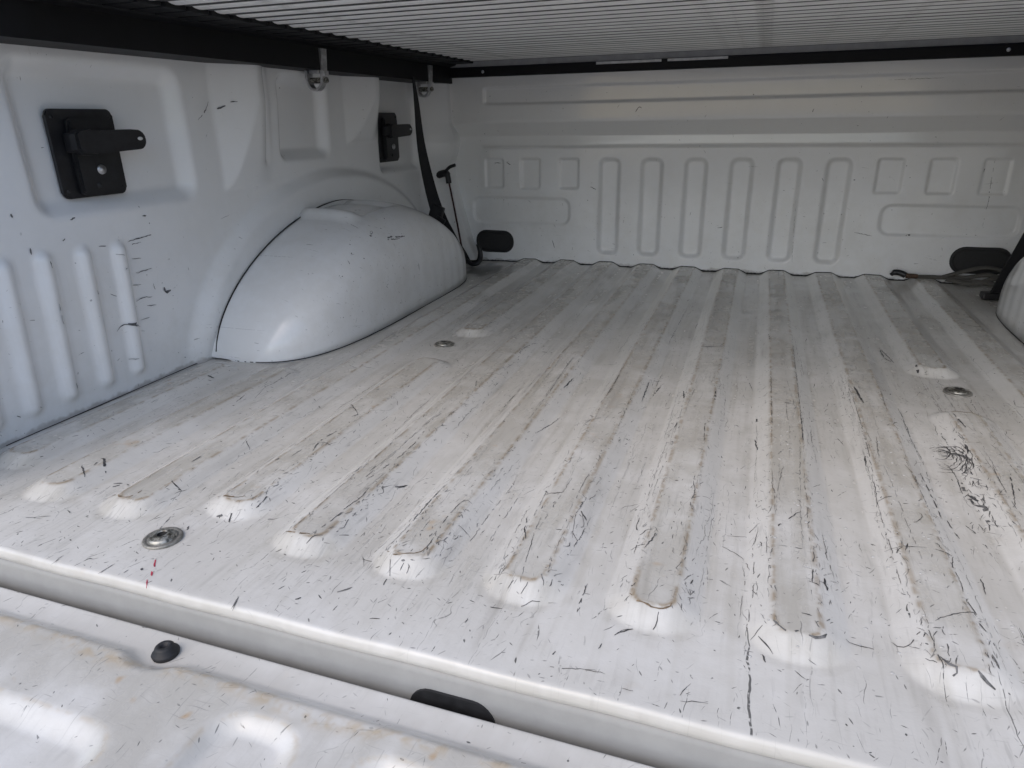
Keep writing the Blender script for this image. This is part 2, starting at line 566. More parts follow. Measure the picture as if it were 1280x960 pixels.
# ------------------------------------------------------------------ the bed
bed = root("truck_bed", "white painted pickup truck bed with ribbed and scratched metal floor", "truck bed")
L, XW, PITCHR = 1.5, 0.79, 0.1125
RIBS = []
for k in range(-1, 13):
    xc = (k - 5.5) * PITCHR
    if k in (-1, 12): RIBS.append((xc, .115, .47))
    elif k in (0, 11): RIBS.append((xc, .070, .485))
    elif k in (2, 9): RIBS += [(xc, .106, .595), (xc, .775, 1.60)]
    else: RIBS.append((xc, .072, 1.60))

def floor_h(X, Y):
    h = np.zeros_like(X); kmax = np.zeros_like(X); end_dim = np.zeros_like(X); crest = np.zeros_like(X); rim = np.zeros_like(X)
    for xc, y0, y1 in RIBS:
        d = rrect(X, Y, xc, (y0 + y1) / 2, .0188, (y1 - y0) / 2, .014)
        lin = np.clip((d + .001) / .0225, 0, 1)
        k = 1 - (.3 * sstep(-.001, .0225, d) + .7 * lin)
        end_dim = np.maximum(end_dim, (d > .001) * (d < .03) * (1 - sstep(y0 - .002, y0 + .016, Y)) * (Y < y0 + .02))
        h = np.maximum(h, k * .0108)
        kmax = np.maximum(kmax, k)
        crest = np.maximum(crest, 1 - sstep(-.003, .004, d))
        e = np.exp(-((d + .0012) / .0022) ** 2)
        nearend = 1 - sstep(y0 + .012, y0 + .05, Y)
        rim = np.maximum(rim, e * (.75 + .25 * nearend))
    # gentle dishing of the sheet from use
    h = h + .0012 * np.sin(X * 9 + 1.3) * np.sin(Y * 7 + .4) + .0006 * np.sin(X * 41 + Y * 13)
    # tie-down dimples stay flat
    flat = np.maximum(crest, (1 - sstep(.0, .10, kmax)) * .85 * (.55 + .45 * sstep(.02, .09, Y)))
    flat = np.maximum(np.maximum(flat, .22), end_dim * .95)  # rib-end slopes toned darker to offset the bright light on them
    return h, crest, rim, flat

ys = np.concatenate([np.arange(-.0245, .135, .0022), np.arange(.135, .46, .008), np.arange(.46, .52, .0025), np.arange(.52, .57, .008),
                     np.arange(.57, .62, .0025), np.arange(.62, .73, .008), np.arange(.73, .80, .0025), np.arange(.80, 1.497, .01), [1.497]])
xs = np.linspace(-.786, .786, 650)
X, Y = np.meshgrid(xs, ys)
H, CR, RM, FLAT_DIM = floor_h(X, Y)
DARK_PATCH = (1 - sstep(.6, 1.25, np.hypot((X + .60) / .055, (Y - 1.37) / .085) + .25 * np.sin(X * 90) * np.sin(Y * 55)))  # dark patch on the floor behind the left wheel arch
# rolled rear edge
R_ = .0045
edge = []
for a in np.linspace(90, 0, 7):
    a = math.radians(90 - a)
    edge.append((-.0245 - R_ * math.sin(a), -R_ * (1 - math.cos(a))))
edge = edge[1:] + [(-.031, -.0095), (-.0295, -.0105)]
EX = np.repeat(xs[None], len(edge), 0); EYm = np.array([[e[0]] * len(xs) for e in edge]); EZ = np.array([[e[1]] * len(xs) for e in edge]) + H[0][None]
Xf = np.vstack([EX[::-1], X]); Yf = np.vstack([EYm[::-1], Y]); Zf = np.vstack([EZ[::-1], H])
pad = np.zeros_like(EX)
floor = link("bed_floor", grid_mesh("bed_floor", Xf, Yf, Zf, attrs={"crest": np.vstack([pad, CR]), "rim": np.vstack([pad, RM]), "dark_patch": np.vstack([pad, DARK_PATCH]), "flat": np.vstack([pad + .9, FLAT_DIM])}), MF, bed)  # rear lip toned darker as well, against its bright highlight
solid(floor)

# sill below the floor edge
sx_ = np.linspace(-.78, .78, 200); sz_ = np.linspace(-.010, -.16, 20)
SX, SZ = np.meshgrid(sx_, sz_)
SY = -.0335 + .004 * sstep(-.03, -.012, SZ) + 0 * SX
sill = link("rear_sill", grid_mesh("rear_sill", SX, SY, SZ, flip=True), MS, bed)
solid(sill, off=-1)
bm = bmesh.new()
out = rr_outline(-.079, -.046, .036, .019, .0185)
vs = [bm.verts.new((y, -.0352, z)) for y, z in out]
f = bm.faces.new(vs)
r = bmesh.ops.extrude_face_region(bm, geom=[f])
bmesh.ops.translate(bm, vec=(0, .004, 0), verts=[v for v in r['geom'] if isinstance(v, bmesh.types.BMVert)])
from_bm("dark_drain_hole", bm, MRUB, sill)  # black oval painted in for the dark inside of an open hole

# headboard
hx = np.linspace(-.80, .80, 560); hz = np.concatenate([np.linspace(-.03, .505, 230)])
HX, HZ = np.meshgrid(hx, hz)
prof_z = [-.03, .30, .315, .322, .346, .381, .388, .505]
prof_y = [0, 0, 0, .010, .012, -.012, -.013, -.013]
base = np.interp(HZ, prof_z, prof_y)
k = np.ones(5) / 5
side_m = 1 - sstep(.62, .67, np.abs(HX))
base2 = np.interp(HZ, [-.03, .346, .381, .505], [.004, .012, -.012, -.013])
D = base * side_m + base2 * (1 - side_m)
d = rrect(HX, HZ, 0, .4495, .635, .0235, .008)
D = D + .006 * (1 - sstep(-.007, .0, d))
for kk in range(3, 9):
    d = rrect(HX, HZ, (kk - 5.5) * PITCHR + .001, .161, .0315, .131, .022)
    D = D + .0125 * (1 - sstep(-.0135, .0005, d))
for sgn in (-1, 1):
    for cx in (.612, .504, .394):
        d = rrect(HX, HZ, sgn * cx, .248, .031, .043, .010)
        D = D + .006 * (1 - sstep(-.008, .0, d))
    d = rrect(HX, HZ, sgn * .536, .146, .150, .040, .028)
    D = D + .0065 * (1 - sstep(-.010, .0, d))
D = D + .0015 * np.sin(HX * 6 + 1) * np.sin(HZ * 11)
head = link("headboard", grid_mesh("headboard", HX, L + D, HZ), MH, bed)
solid(head)
jx = np.linspace(-.68, .68, 400)
jh, _, jr, jf = floor_h(jx[None], np.full((1, 400), 1.497))
tube("sealant_seam", [(float(a), 1.4965, float(b) + .0006) for a, b in zip(jx, jh[0])], [float(.0007 + .0022 * max(0, 1 - b / .006) * random.uniform(.3, 1)) for b in jh[0]], MGAP, head, 6)
def plug(cx, cz, hx_, hz_):
    bm = bmesh.new()
    layers = []
    for ins, yy in ((0, 1.5015), (0, 1.4985), (.0025, 1.4965), (.006, 1.4962), (.0085, 1.4985)):
        o = rr_outline(cx, cz, hx_ - ins, hz_ - ins, hz_ - ins - .002)
        layers.append([bm.verts.new((y, yy, z)) for y, z in o])
    for a, b in zip(layers, layers[1:]):
        n = len(a)
        for q in range(n):
            bm.faces.new((a[q], a[(q + 1) % n], b[(q + 1) % n], b[q]))
    bm.faces.new(layers[-1])
    return from_bm("rubber_plug", bm, MRUB, head)
plug(-.614, .0565, .0585, .032)
plug(.6185, .057, .0635, .032)

# side panels
wy = np.unique(np.round(np.concatenate([np.arange(-.02, 1.5, .0045), [1.5, 1.512, 1.524]]), 5)); wz = np.linspace(-.02, .53, 150)
WY, WZ = np.meshgrid(wy, wz)
O = np.zeros_like(WY)
# soft hood round the wheel arch
fl = np.hypot((WY - .955) / .50, (np.maximum(WZ, -.03) + .03) / .33)
O = O + .017 * (1 - sstep(.915, .995, fl)) * sstep(-.06, .06, WZ)
# vertical stiffening ribs
def capsule(px, py, ax_, ay, bx_, by):
    h = np.clip(((px - ax_) * (bx_ - ax_) + (py - ay) * (by - ay)) / ((bx_ - ax_) ** 2 + (by - ay) ** 2), 0, 1)
    return np.hypot(px - ax_ - h * (bx_ - ax_), py - ay - h * (by - ay))
for (ta, tb) in (((.372, .215), (.364, .034)), ((.313, .218), (.306, .034)), ((.254, .221), (.245, .035)), ((.199, .221), (.190, .035)),
                 ((.144, .221), (.136, .035)), ((.09, .221), (.082, .035))):
    d = capsule(WY, WZ, ta[0], ta[1], tb[0], tb[1])
    O = O + .0085 * (1 - sstep(.001, .0165, d))
# big pocket that holds the bracket
d = rrect(WY, WZ, .408, .371, .146, .101, .030)
O = O - .020 * (1 - sstep(-.027, .003, d))
# tapering facets (gussets)
e1 = .078 * np.clip((WZ - .278) / .15, 0, 1) ** .62
ramp1 = .50 * np.minimum(np.maximum(WY - .618, 0), e1)
O = O + ramp1 * (1 - sstep(.70, .76, WY) * .55) * (1 - sstep(.80, 1.02, WY))
O = O - .005 * np.exp(-((WY - .732) / .006) ** 2) * sstep(.31, .33, WZ) * (1 - sstep(.47, .49, WZ))
d = rrect(WY, WZ, .871, .398, .096, .083, .026)
O = O - .021 * (1 - sstep(-.027, .001, d))
e2 = .080 * np.clip((WZ - .345) / .10, 0, 1) ** .62
O = O + .46 * np.minimum(np.maximum(WY - 1.034, 0), e2) * (1 - sstep(1.13, 1.19, WY))
d = rrect(WY, WZ, 1.285, .385, .110, .120, .022)
O = O - .019 * (1 - sstep(-.022, .002, d))
A = np.interp(WZ, [-.02, 0, .02, .057, .15, .24, .262, .275, .30, .332, .355, .383, .53], [.135, .128, .122, .105, .075, .052, .050, .051, .062, .071, .068, .058, .060])
O = O + A * sstep(1.375, 1.47, WY)
O = O + .05 * (1 - sstep(.02, .15, WY))
O = O + .004 * np.sin(WY * 5) * np.sin(WZ * 7)
# turn out under the rail
O = O - .02 * sstep(.50, .53, WZ)
panels = []
for sgn in (-1, 1):
    nm = link("side_panel", grid_mesh("side_panel", sgn * (XW - O), WY, WZ, flip=(sgn > 0)), MW, bed)
    solid(nm, off=-1)
    panels.append(nm)
lp = panels[0]

# wheel arches
def arch_pt(t, s):
    """t in -1..1 along the bed, s in 0..1 from wall to inner foot (angle)"""
    yc, a = .942, (.432 if t < 0 else .378)
    h = .228 * (1 - abs(t) ** 1.75) ** (1 / 1.75)
    w = .21 * (1 - abs(t) ** 4.2) ** (1 / 4.2)
    th = s * math.pi / 2
    m = 2 / 4.0
    px = w * math.sin(th) ** m if th > 0 else 0
    pz = h * math.cos(th) ** m if s < 1 else 0
    return px, yc + a * t, pz
nt, ns = 170, 80
tt = np.sin(np.linspace(-math.pi / 2, math.pi / 2, nt)) * .9995
AX = np.zeros((nt, ns)); AY = AX.copy(); AZ = AX.copy()
for i, t_ in enumerate(tt):
    for j in range(ns):
        AX[i, j], AY[i, j], AZ[i, j] = arch_pt(t_, j / (ns - 1))
# pressed pad on the crown
across = 1 - sstep(.118, .142, AX)
prof_c = np.interp(AY, [.798, .822, .832, .852, .972, .998], [0, .010, .010, -.007, -.010, .0])
AZ = AZ + prof_c * across * (AZ > .12)
AX = AX + .0004 * np.sin(AY * 2 * math.pi / .047) * sstep(.80, .95, AY) * sstep(.12, .18, AX) * sstep(.0, .03, AZ) * (1 - sstep(.10, .16, AZ))
arches = []
for sgn in (-1, 1):
    o = link("wheel_arch", grid_mesh("wheel_arch", sgn * (.788 - AX), AY, AZ - .001, flip=(sgn < 0)), MA, bed)
    solid(o, off=-1)
    # dark sealant lines: round the wall joint and along the foot
    wall = [(sgn * (.786 - .0155), arch_pt(t_, 0)[1] - .0012, arch_pt(t_, 0)[2] + .0006) for t_ in np.linspace(-.996, .2, 60)]
    tube("sealant_seam", wall, [.0013] * 40 + [.0013 * (1 - i / 20) + .0002 for i in range(20)], MGAP, o, 6)
    foot = [(sgn * (.788 - arch_pt(t_, 1)[0] - .0005), arch_pt(t_, 1)[1], .0012) for t_ in np.sin(np.linspace(-math.pi / 2, math.pi / 2, 90)) * .999]
    tube("sealant_seam", foot, .0017, MGAP, o, 6)
    arches.append(o)
for sgn in (-1, 1):
    pts = []
    for y in np.linspace(.14, .515, 40):
        pts.append((sgn * (.7865 - (.05 * (1 - float(sstep(.02, .15, np.float64(y)))))), y, .0012))
    tube("sealant_seam", pts, .0008, MGAP, panels[0] if sgn < 0 else panels[1], 6)

# tie-down bolts in the floor
def bolt(x, y, z):
    o = lathe("tie_down_bolt", [(.0135, .0026), (.0130, .0042), (.0112, .0050), (.0092, .0053), (.0080, .0066), (.0052, .0068), (.0046, .0036), (0, .0036)], (x, y, z), MZ, floor, 40)
    lathe("washer", [(.0186, -.001), (.0190, .0014), (.0184, .0024), (.0158, .0027), (.0152, .0019), (.0140, .0019), (.0132, .0030), (.0120, .0030)], (x, y, z), MDULL, floor, 40)
    lathe("socket", [(0, .0040), (.0044, .0041), (.0047, .0060)], (x, y, z), MGAP, floor, 12)
    return o
for x, y in ((-.4225, .035), (.4225, .035), (-.417, .700), (.411, .697)):
    z = float(floor_h(np.array([[x]]), np.array([[y]]))[0][0, 0])
    bolt(x, y, z)

# ------------------------------------------------------------------ tailgate
tg = root("tailgate", "open white tailgate with dirt stained inner panel at the end of the bed", "tailgate", (0, -.30, -.05))
tys = np.concatenate([np.linspace(-.046, -.20, 110), np.linspace(-.204, -.56, 60)])
txs = np.linspace(-.74, .74, 420)
TX, TY = np.meshgrid(txs, tys)
TZ = -.031 + 0 * TX
TCR = sstep(-.071, -.082, TY)
dimp = np.hypot((TX + .328) / 1.25, TY + .065)
rise = .010 * sstep(-.066, -.084, TY) 
rise = rise * sstep(.012, .030, dimp)
TCR = TCR * sstep(.014, .03, dimp)
lob = np.zeros_like(TX)
for q in range(-1, 6):
    cx = -.196 + .117 * q
    if q == -1: continue
    d = rrect(TX, TY, cx, -.35, .040, .250, .030)
    lob = np.maximum(lob, 1 - sstep(-.016, .002, d))
d = rrect(TX, TY, -.47, -.35, .185, .208, .03)
lob = np.maximum(lob, 1 - sstep(-.022, .002, d))
TRM = np.exp(-((lob - .06) / .06) ** 2) * (lob > .005)
TZ = TZ + rise - .0085 * lob
TCR = TCR * (1 - sstep(.1, .5, lob))
TRM = np.maximum(TRM * .5, np.exp(-((TY + .086 + .004 * np.sin(TX * 30)) / .007) ** 2) * .85)
r_ = .004
tedge = [(-.046 + .0, -.031)]
er = [(-.0455 + r_ * math.sin(a) - .0005, -.031 - r_ * (1 - math.cos(a))) for a in np.linspace(0, math.pi / 2, 6)][1:] + [(-.0415, -.09)]
EX = np.repeat(txs[None], len(er), 0); EYm = np.array([[e[0]] * len(txs) for e in er]); EZ = np.array([[e[1]] * len(txs) for e in er])
pd = np.zeros_like(EX)
tgp = link("inner_panel", grid_mesh("inner_panel", np.vstack([EX[::-1], TX]), np.vstack([EYm[::-1], TY]) + .30, np.vstack([EZ[::-1], TZ]) + .05, flip=True,
           attrs={"crest": np.vstack([pd, TCR]), "rim": np.vstack([pd, TRM])}), MT, tg)
solid(tgp)
lathe("rubber_stopper", [(.0105, -.001), (.0112, .002), (.0100, .0035), (.0085, .0040), (.0078, .0075), (.0060, .0090), (.0035, .0088), (.0030, .0070), (0, .0070)], (-.328, -.065 + .30, -.0305 + .05), MRUB, tg, 32)

# ------------------------------------------------------------------ roller tonneau cover
tn = root("tonneau_cover", "roller tonneau cover of grey metal slats between black side rails", "tonneau cover", (0, .75, .53))
SL_P, Z0 = .0425, .536
Y_END = 0.22
nsl = int((1.455 - Y_END) / SL_P)
bm = bmesh.new()
prof = [(-.0206, .014), (-.0186, .0125), (-.0172, .0055), (-.0155, .0028), (-.0120, .0006), (-.007, -.0010), (.0, -.0016), (.007, -.0010), (.0120, .0006), (.0155, .0028), (.0172, .0055), (.0186, .0125), (.0206, .014)]
va = [bm.verts.new((-.650, y, z)) for y, z in prof]; vb = [bm.verts.new((.650, y, z)) for y, z in prof]
for q in range(len(prof)):
    q2 = (q + 1) % len(prof)
    bm.faces.new((va[q], vb[q], vb[q2], va[q2]))
bm.faces.new(va); bm.faces.new(vb[::-1])
slat0 = from_bm("slat", bm, MSLAT, tn)
bm = bmesh.new()
box_bm(bm, (0, 0, 0), (.085, .0385, .013), .002)
cap0 = from_bm("end_cap", bm, MRAIL, slat0)
cap0.location = (-.688, 0, .0005)
bm = bmesh.new()
box_bm(bm, (0, SL_P / 2, .0040), (1.3, .0120, .0080), .0012)  # dark strip filling the groove between two slats
strip0 = from_bm("dark_gap_strip", bm, MSTRIP, slat0)
for q in range(nsl):
    s_ = slat0 if q == 0 else slat0.copy()
    if q: col.objects.link(s_)
    s_.parent = tn
    s_.location = (random.uniform(-.0006, .0006), 1.438 - q * SL_P - .75, Z0 - .53 + random.uniform(-.0004, .0004))
    s_.rotation_euler = (random.uniform(-.012, .012), 0, 0)
    for sg in (-1, 1):
        c_ = cap0 if (q == 0 and sg < 0) else cap0.copy()
        if not (q == 0 and sg < 0): col.objects.link(c_)
        c_.parent = s_
        c_.location = (sg * .688, 0, .0005)
    t_ = strip0 if q == 0 else strip0.copy()
    if q: col.objects.link(t_)
    t_.parent = s_
# sheet added over the slats to block light from above
box("light_block_sheet", (0, (Y_END + 1.47) / 2 - .75, .0205), (1.44, 1.47 - Y_END, .006), MRAIL, tn, 0)
for sg in (-1, 1):
    bm = bmesh.new()
    pr = [(.7245, .484), (.7235, .4845), (.7225, .525), (.708, .5285), (.705, .531), (.737, .556), (.80, .556), (.82, .51), (.80, .484)]
    ya, yb = -.05, 1.50
    va = [bm.verts.new((sg * x, ya - .75, z - .53)) for x, z in pr]; vb = [bm.verts.new((sg * x, yb - .75, z - .53)) for x, z in pr]
    for q in range(len(pr)):
        q2 = (q + 1) % len(pr)
        bm.faces.new((va[q], vb[q], vb[q2], va[q2]))
    bm.faces.new(va); bm.faces.new(vb[::-1])
    from_bm("side_rail", bm, MRAIL, tn)
hb = box("header_bar", (0, 1.495 - .75, .5105 - .53), (1.47, .045, .025), MRAIL, tn, .003)
box("header_lid", (0, 1.512 - .75, .540 - .53), (1.5, .07, .038), MHEAD, tn, .003)
for xa, xb in ((-.318, -.155), (-.140, .002)):
    box("label_strip", ((xa + xb) / 2, 1.4720 - .75, .5190 - .53), (xb - xa, .002, .0060), MWHT, hb, .0004)
for x in (-.627, .575):
    lathe("screw", [(0, .003), (.003, .0025), (.0042, 0)], (x, 1.4725 - .75, .510 - .53), MSTEEL, hb, 12, 'Y')

# ------------------------------------------------------------------ clamps holding the rails
def clamp(y, label):
    r = root("rail_clamp", label, "clamp", (-.742, y, .47), "clamps under the left cover rail")
    bm = bmesh.new()
    # U-shaped strap of metal, seen from the bed
    path = [(.0215, 0, .052), (.0205, 0, .03), (.018, 0, .0), (.014, 0, -.012), (.004, 0, -.0205), (-.008, 0, -.019), (-.0145, 0, -.008), (-.016, 0, .018)]
    pts = smooth_path(path, 6)
    ribbon_bm(bm, pts, [.021 - .006 * math.sin(min(1, q / len(pts)) * math.pi) for q in range(len(pts))], .0045, [(0, 1, 0)] * len(pts))
    body = from_bm("clamp_body", bm, MSTEEL, r)
    bm = bmesh.new()
    tube_bm(bm, [(-.012, 0, -.004), (.026, 0, -.004)], .0055, 6)
    from_bm("clamp_bolt", bm, MZ, r)
    box("clamp_jaw", (.002, 0, .012), (.022, .018, .008), MSTEEL, r, .0015)
    box("clamp_tooth", (.0225, 0, .008), (.006, .016, .010), MSTEEL, r, .0012)
    return r
clamp(.865, "silver clamp gripping the black cover rail above the square wall pocket")
clamp(1.345, "silver clamp on the black cover rail beside the hanging strap")

# ------------------------------------------------------------------ black cleat brackets
def bracket(yc, xw, label, shear):
    r = root("cleat_bracket", label, "bracket", (xw, yc, .352), "black brackets on the left bed wall")
    pl = prism_yz("plate", rr_outline(0, 0, .0525, .0585, .009, 5, shear), 0, .006, MBLK, r, .0015)
    prism_yz("raised_centre", rr_outline(.004, -.004, .034, .050, .006, 4, shear), .006, .016, MBLK, r, .003)
    # cleat arm with rounded end and a hole
    bm = bmesh.new()
    ol = [( -.035, .032), (-.040, .026), (-.040, .006), (-.033, -.001), (-.018, -.002), (-.012, .003), (.058, .003)]
    for q in range(9):
        a = math.radians(-90 + 180 * q / 8)
        ol.append((.064 + .0135 * math.cos(a), .0165 + .0135 * math.sin(a)))
    ol += [(.050, .031), (.0, .030), (-.015, .032)]
    va = [bm.verts.new((.022, y, z)) for y, z in ol]; vb = [bm.verts.new((.038, y, z)) for y, z in ol]
    bm.faces.new(va); bm.faces.new(vb)
    for q in range(len(ol)):
        bm.faces.new((va[q], va[(q + 1) % len(ol)], vb[(q + 1) % len(ol)], vb[q]))
    es = [e for e in bm.edges if abs((e.verts[0].co - e.verts[1].co).x) < 1e-6]
    bmesh.ops.bevel(bm, geom=es, offset=.003, segments=2, affect='EDGES')
    arm = from_bm("cleat_arm", bm, MBLK, r)
    box("arm_foot", (.016, -.022, .015), (.016, .03, .026), MBLK, arm, .003)
    lathe("arm_hole", [(0, .0006), (.0038, .0006), (.0042, 0)], (.0383, .064, .018), MWHT, arm, 14, 'X', .6, 1.1)
    lathe("lock_screw", [(0, .003), (.0030, .003), (.0034, .0018), (.0062, .0024), (.0068, 0)], (.0162, .006, -.022), MSTEEL, r, 24, 'X')
    lathe("rivet", [(0, .0022), (.003, .0016), (.0042, 0)], (.0162, -.002, -.043), MRUB, r, 16, 'X')
    for (yy, zz) in ((-.045, .048), (.045, .048), (-.045, -.048), (.045, -.048)):
        lathe("rivet", [(0, .0016), (.002, .0012), (.0028, 0)], (.0062, yy + shear * zz, zz), MRUB, pl, 12, 'X')
    return r
bracket(.368, -.803, "square black cleat bracket in the pocket above the wall ribs, arm pointing forward", 0.0)
bracket(1.236, -.803, "black cleat bracket on the wall beyond the wheel arch, partly behind the strap", 0.0)

# ------------------------------------------------------------------ straps, cord
def strap_left():
    r = root("tie_strap", "black webbing strap hanging from the rail behind the domed left wheel arch", "strap", (-.69, 1.36, .0))
    P = [(-.720, 1.244, .490), (-.72, 1.254, .43), (-.72, 1.265, .335), (-.719, 1.293, .245), (-.714, 1.328, .16), (-.702, 1.375, .09), (-.68, 1.395, .045), (-.658, 1.388, .012)]
    pts = smooth_path(P, 8)
    off = Vector((-.69, 1.36, 0))
    sides = []
    wid = []
    n = len(pts)
    for i in range(n):
        a = math.radians(np.interp(i / n, [0, .22, .5, .62, .8, 1], [112, 88, 55, 20, 70, 20]))
        sides.append((math.cos(a), math.sin(a), 0))
        wid.append(float(np.interp(i / n, [0, .3, .6, .75, 1], [.030, .032, .034, .028, .022])))
    bm = bmesh.new()
    ribbon_bm(bm, [p - off for p in pts], wid, .0022, sides)
    from_bm("webbing", bm, MWEB, r)
    b_ = box("cam_buckle", (-.024, -.040, .155), (.038, .014, .046), MBLK, r, .003, Matrix.Rotation(.35, 3, 'Y'))
    box("buckle_lever", (-.008, -.048, .140), (.026, .01, .014), MBLK, r, .002, Matrix.Rotation(.5, 3, 'Y'))
    tube("strap_hook", smooth_path([Vector(q) - off for q in ((-.658, 1.385, .020), (-.640, 1.380, .010), (-.622, 1.385, .014), (-.618, 1.395, .03), (-.624, 1.40, .055))], 6), .006, MBLK, r)
    return r
strap_left()

def strap_right():
    r = root("tie_strap", "wide black strap rising from the floor beside the far right wheel arch", "strap", (.645, 1.36, 0))
    P = [(-.020, -.010, .008), (-.008, -.010, .060), (.008, -.010, .114), (.045, -.015, .27), (.078, -.04, .49)]
    pts = smooth_path(P, 8)
    bm = bmesh.new()
    ribbon_bm(bm, pts, .034, .003, [(.95, .3, 0)] * len(pts))
    from_bm("webbing", bm, MWEB, r)
    box("strap_end", (-.026, -.014, .008), (.05, .03, .014), MBLK, r, .003)
    return r
strap_right()

def cord():
    r = root("bungee_cord", "thin dark red elastic cord with black hook stretched up the corner post", "bungee cord", (-.69, 1.44, 0))
    tube("cord", smooth_path([(.008, -.02, .016), (-.004, -.015, .08), (-.018, -.01, .15), (-.034, -.008, .235)], 6), .0028, MCORD, r)
    bm = bmesh.new()
    tube_bm(bm, smooth_path([(-.033, -.008, .225), (-.036, -.008, .245), (-.045, -.006, .252), (-.068, -.004, .246)], 5), [.008] * 6 + [.010] * 10, 10)
    tube_bm(bm, smooth_path([(-.045, -.006, .254), (-.030, -.006, .268), (-.012, -.006, .274)], 5), .0045, 8)
    from_bm("hook", bm, MBLK, r, True)
    tube("lower_hook", smooth_path([(.006, -.02, .03), (.012, -.022, .010), (.03, -.02, .008), (.052, -.02, .012), (.058, -.02, .035), (.053, -.02, .060)], 5), .0055, MBLK, r)
    return r
cord()

def loose_strap():
    r = root("loose_strap", "crumpled grey webbing strap with metal hook lying against the headboard", "strap", (.53, 1.455, .01))
    bm = bmesh.new()
    def band(P, w, side=(0, .6, .8)):
        pts = smooth_path(P, 8)
        ribbon_bm(bm, pts, w, .002, [(side[0], side[1] + .25 * math.sin(i * .5), side[2]) for i in range(len(pts))])
    band([(-.060, .022, .006), (-.02, .021, .007), (.02, .02, .008), (.06, .012, .012), (.10, .010, .020), (.135, .0, .014), (.155, -.02, .010)], .010)
    band([(.02, .018, .004), (.05, -.005, .006), (.09, -.03, .010), (.12, -.045, .006), (.14, -.05, .01)], .011)
    band([(.01, .02, .008), (.06, .022, .026), (.10, .02, .036), (.14, .015, .028), (.16, .0, .02)], .009)
    band([(.03, .0, .006), (.07, -.02, .004), (.10, -.022, .016), (.13, -.01, .022), (.15, .01, .012)], .012)
    from_bm("webbing", bm, MGREYWEB, r, True)
    tube("hook", smooth_path([(-.098, .02, .009), (-.090, .024, .014), (-.078, .024, .013), (-.066, .022, .008)], 5), [.005] * 4 + [.0075] * 12, MBLK, r)
    tube("hook_shank", smooth_path([(-.066, .018, .008), (-.05, .018, .008), (-.042, .02, .007)], 4), .006, MBRN, r)
    return r
loose_strap()

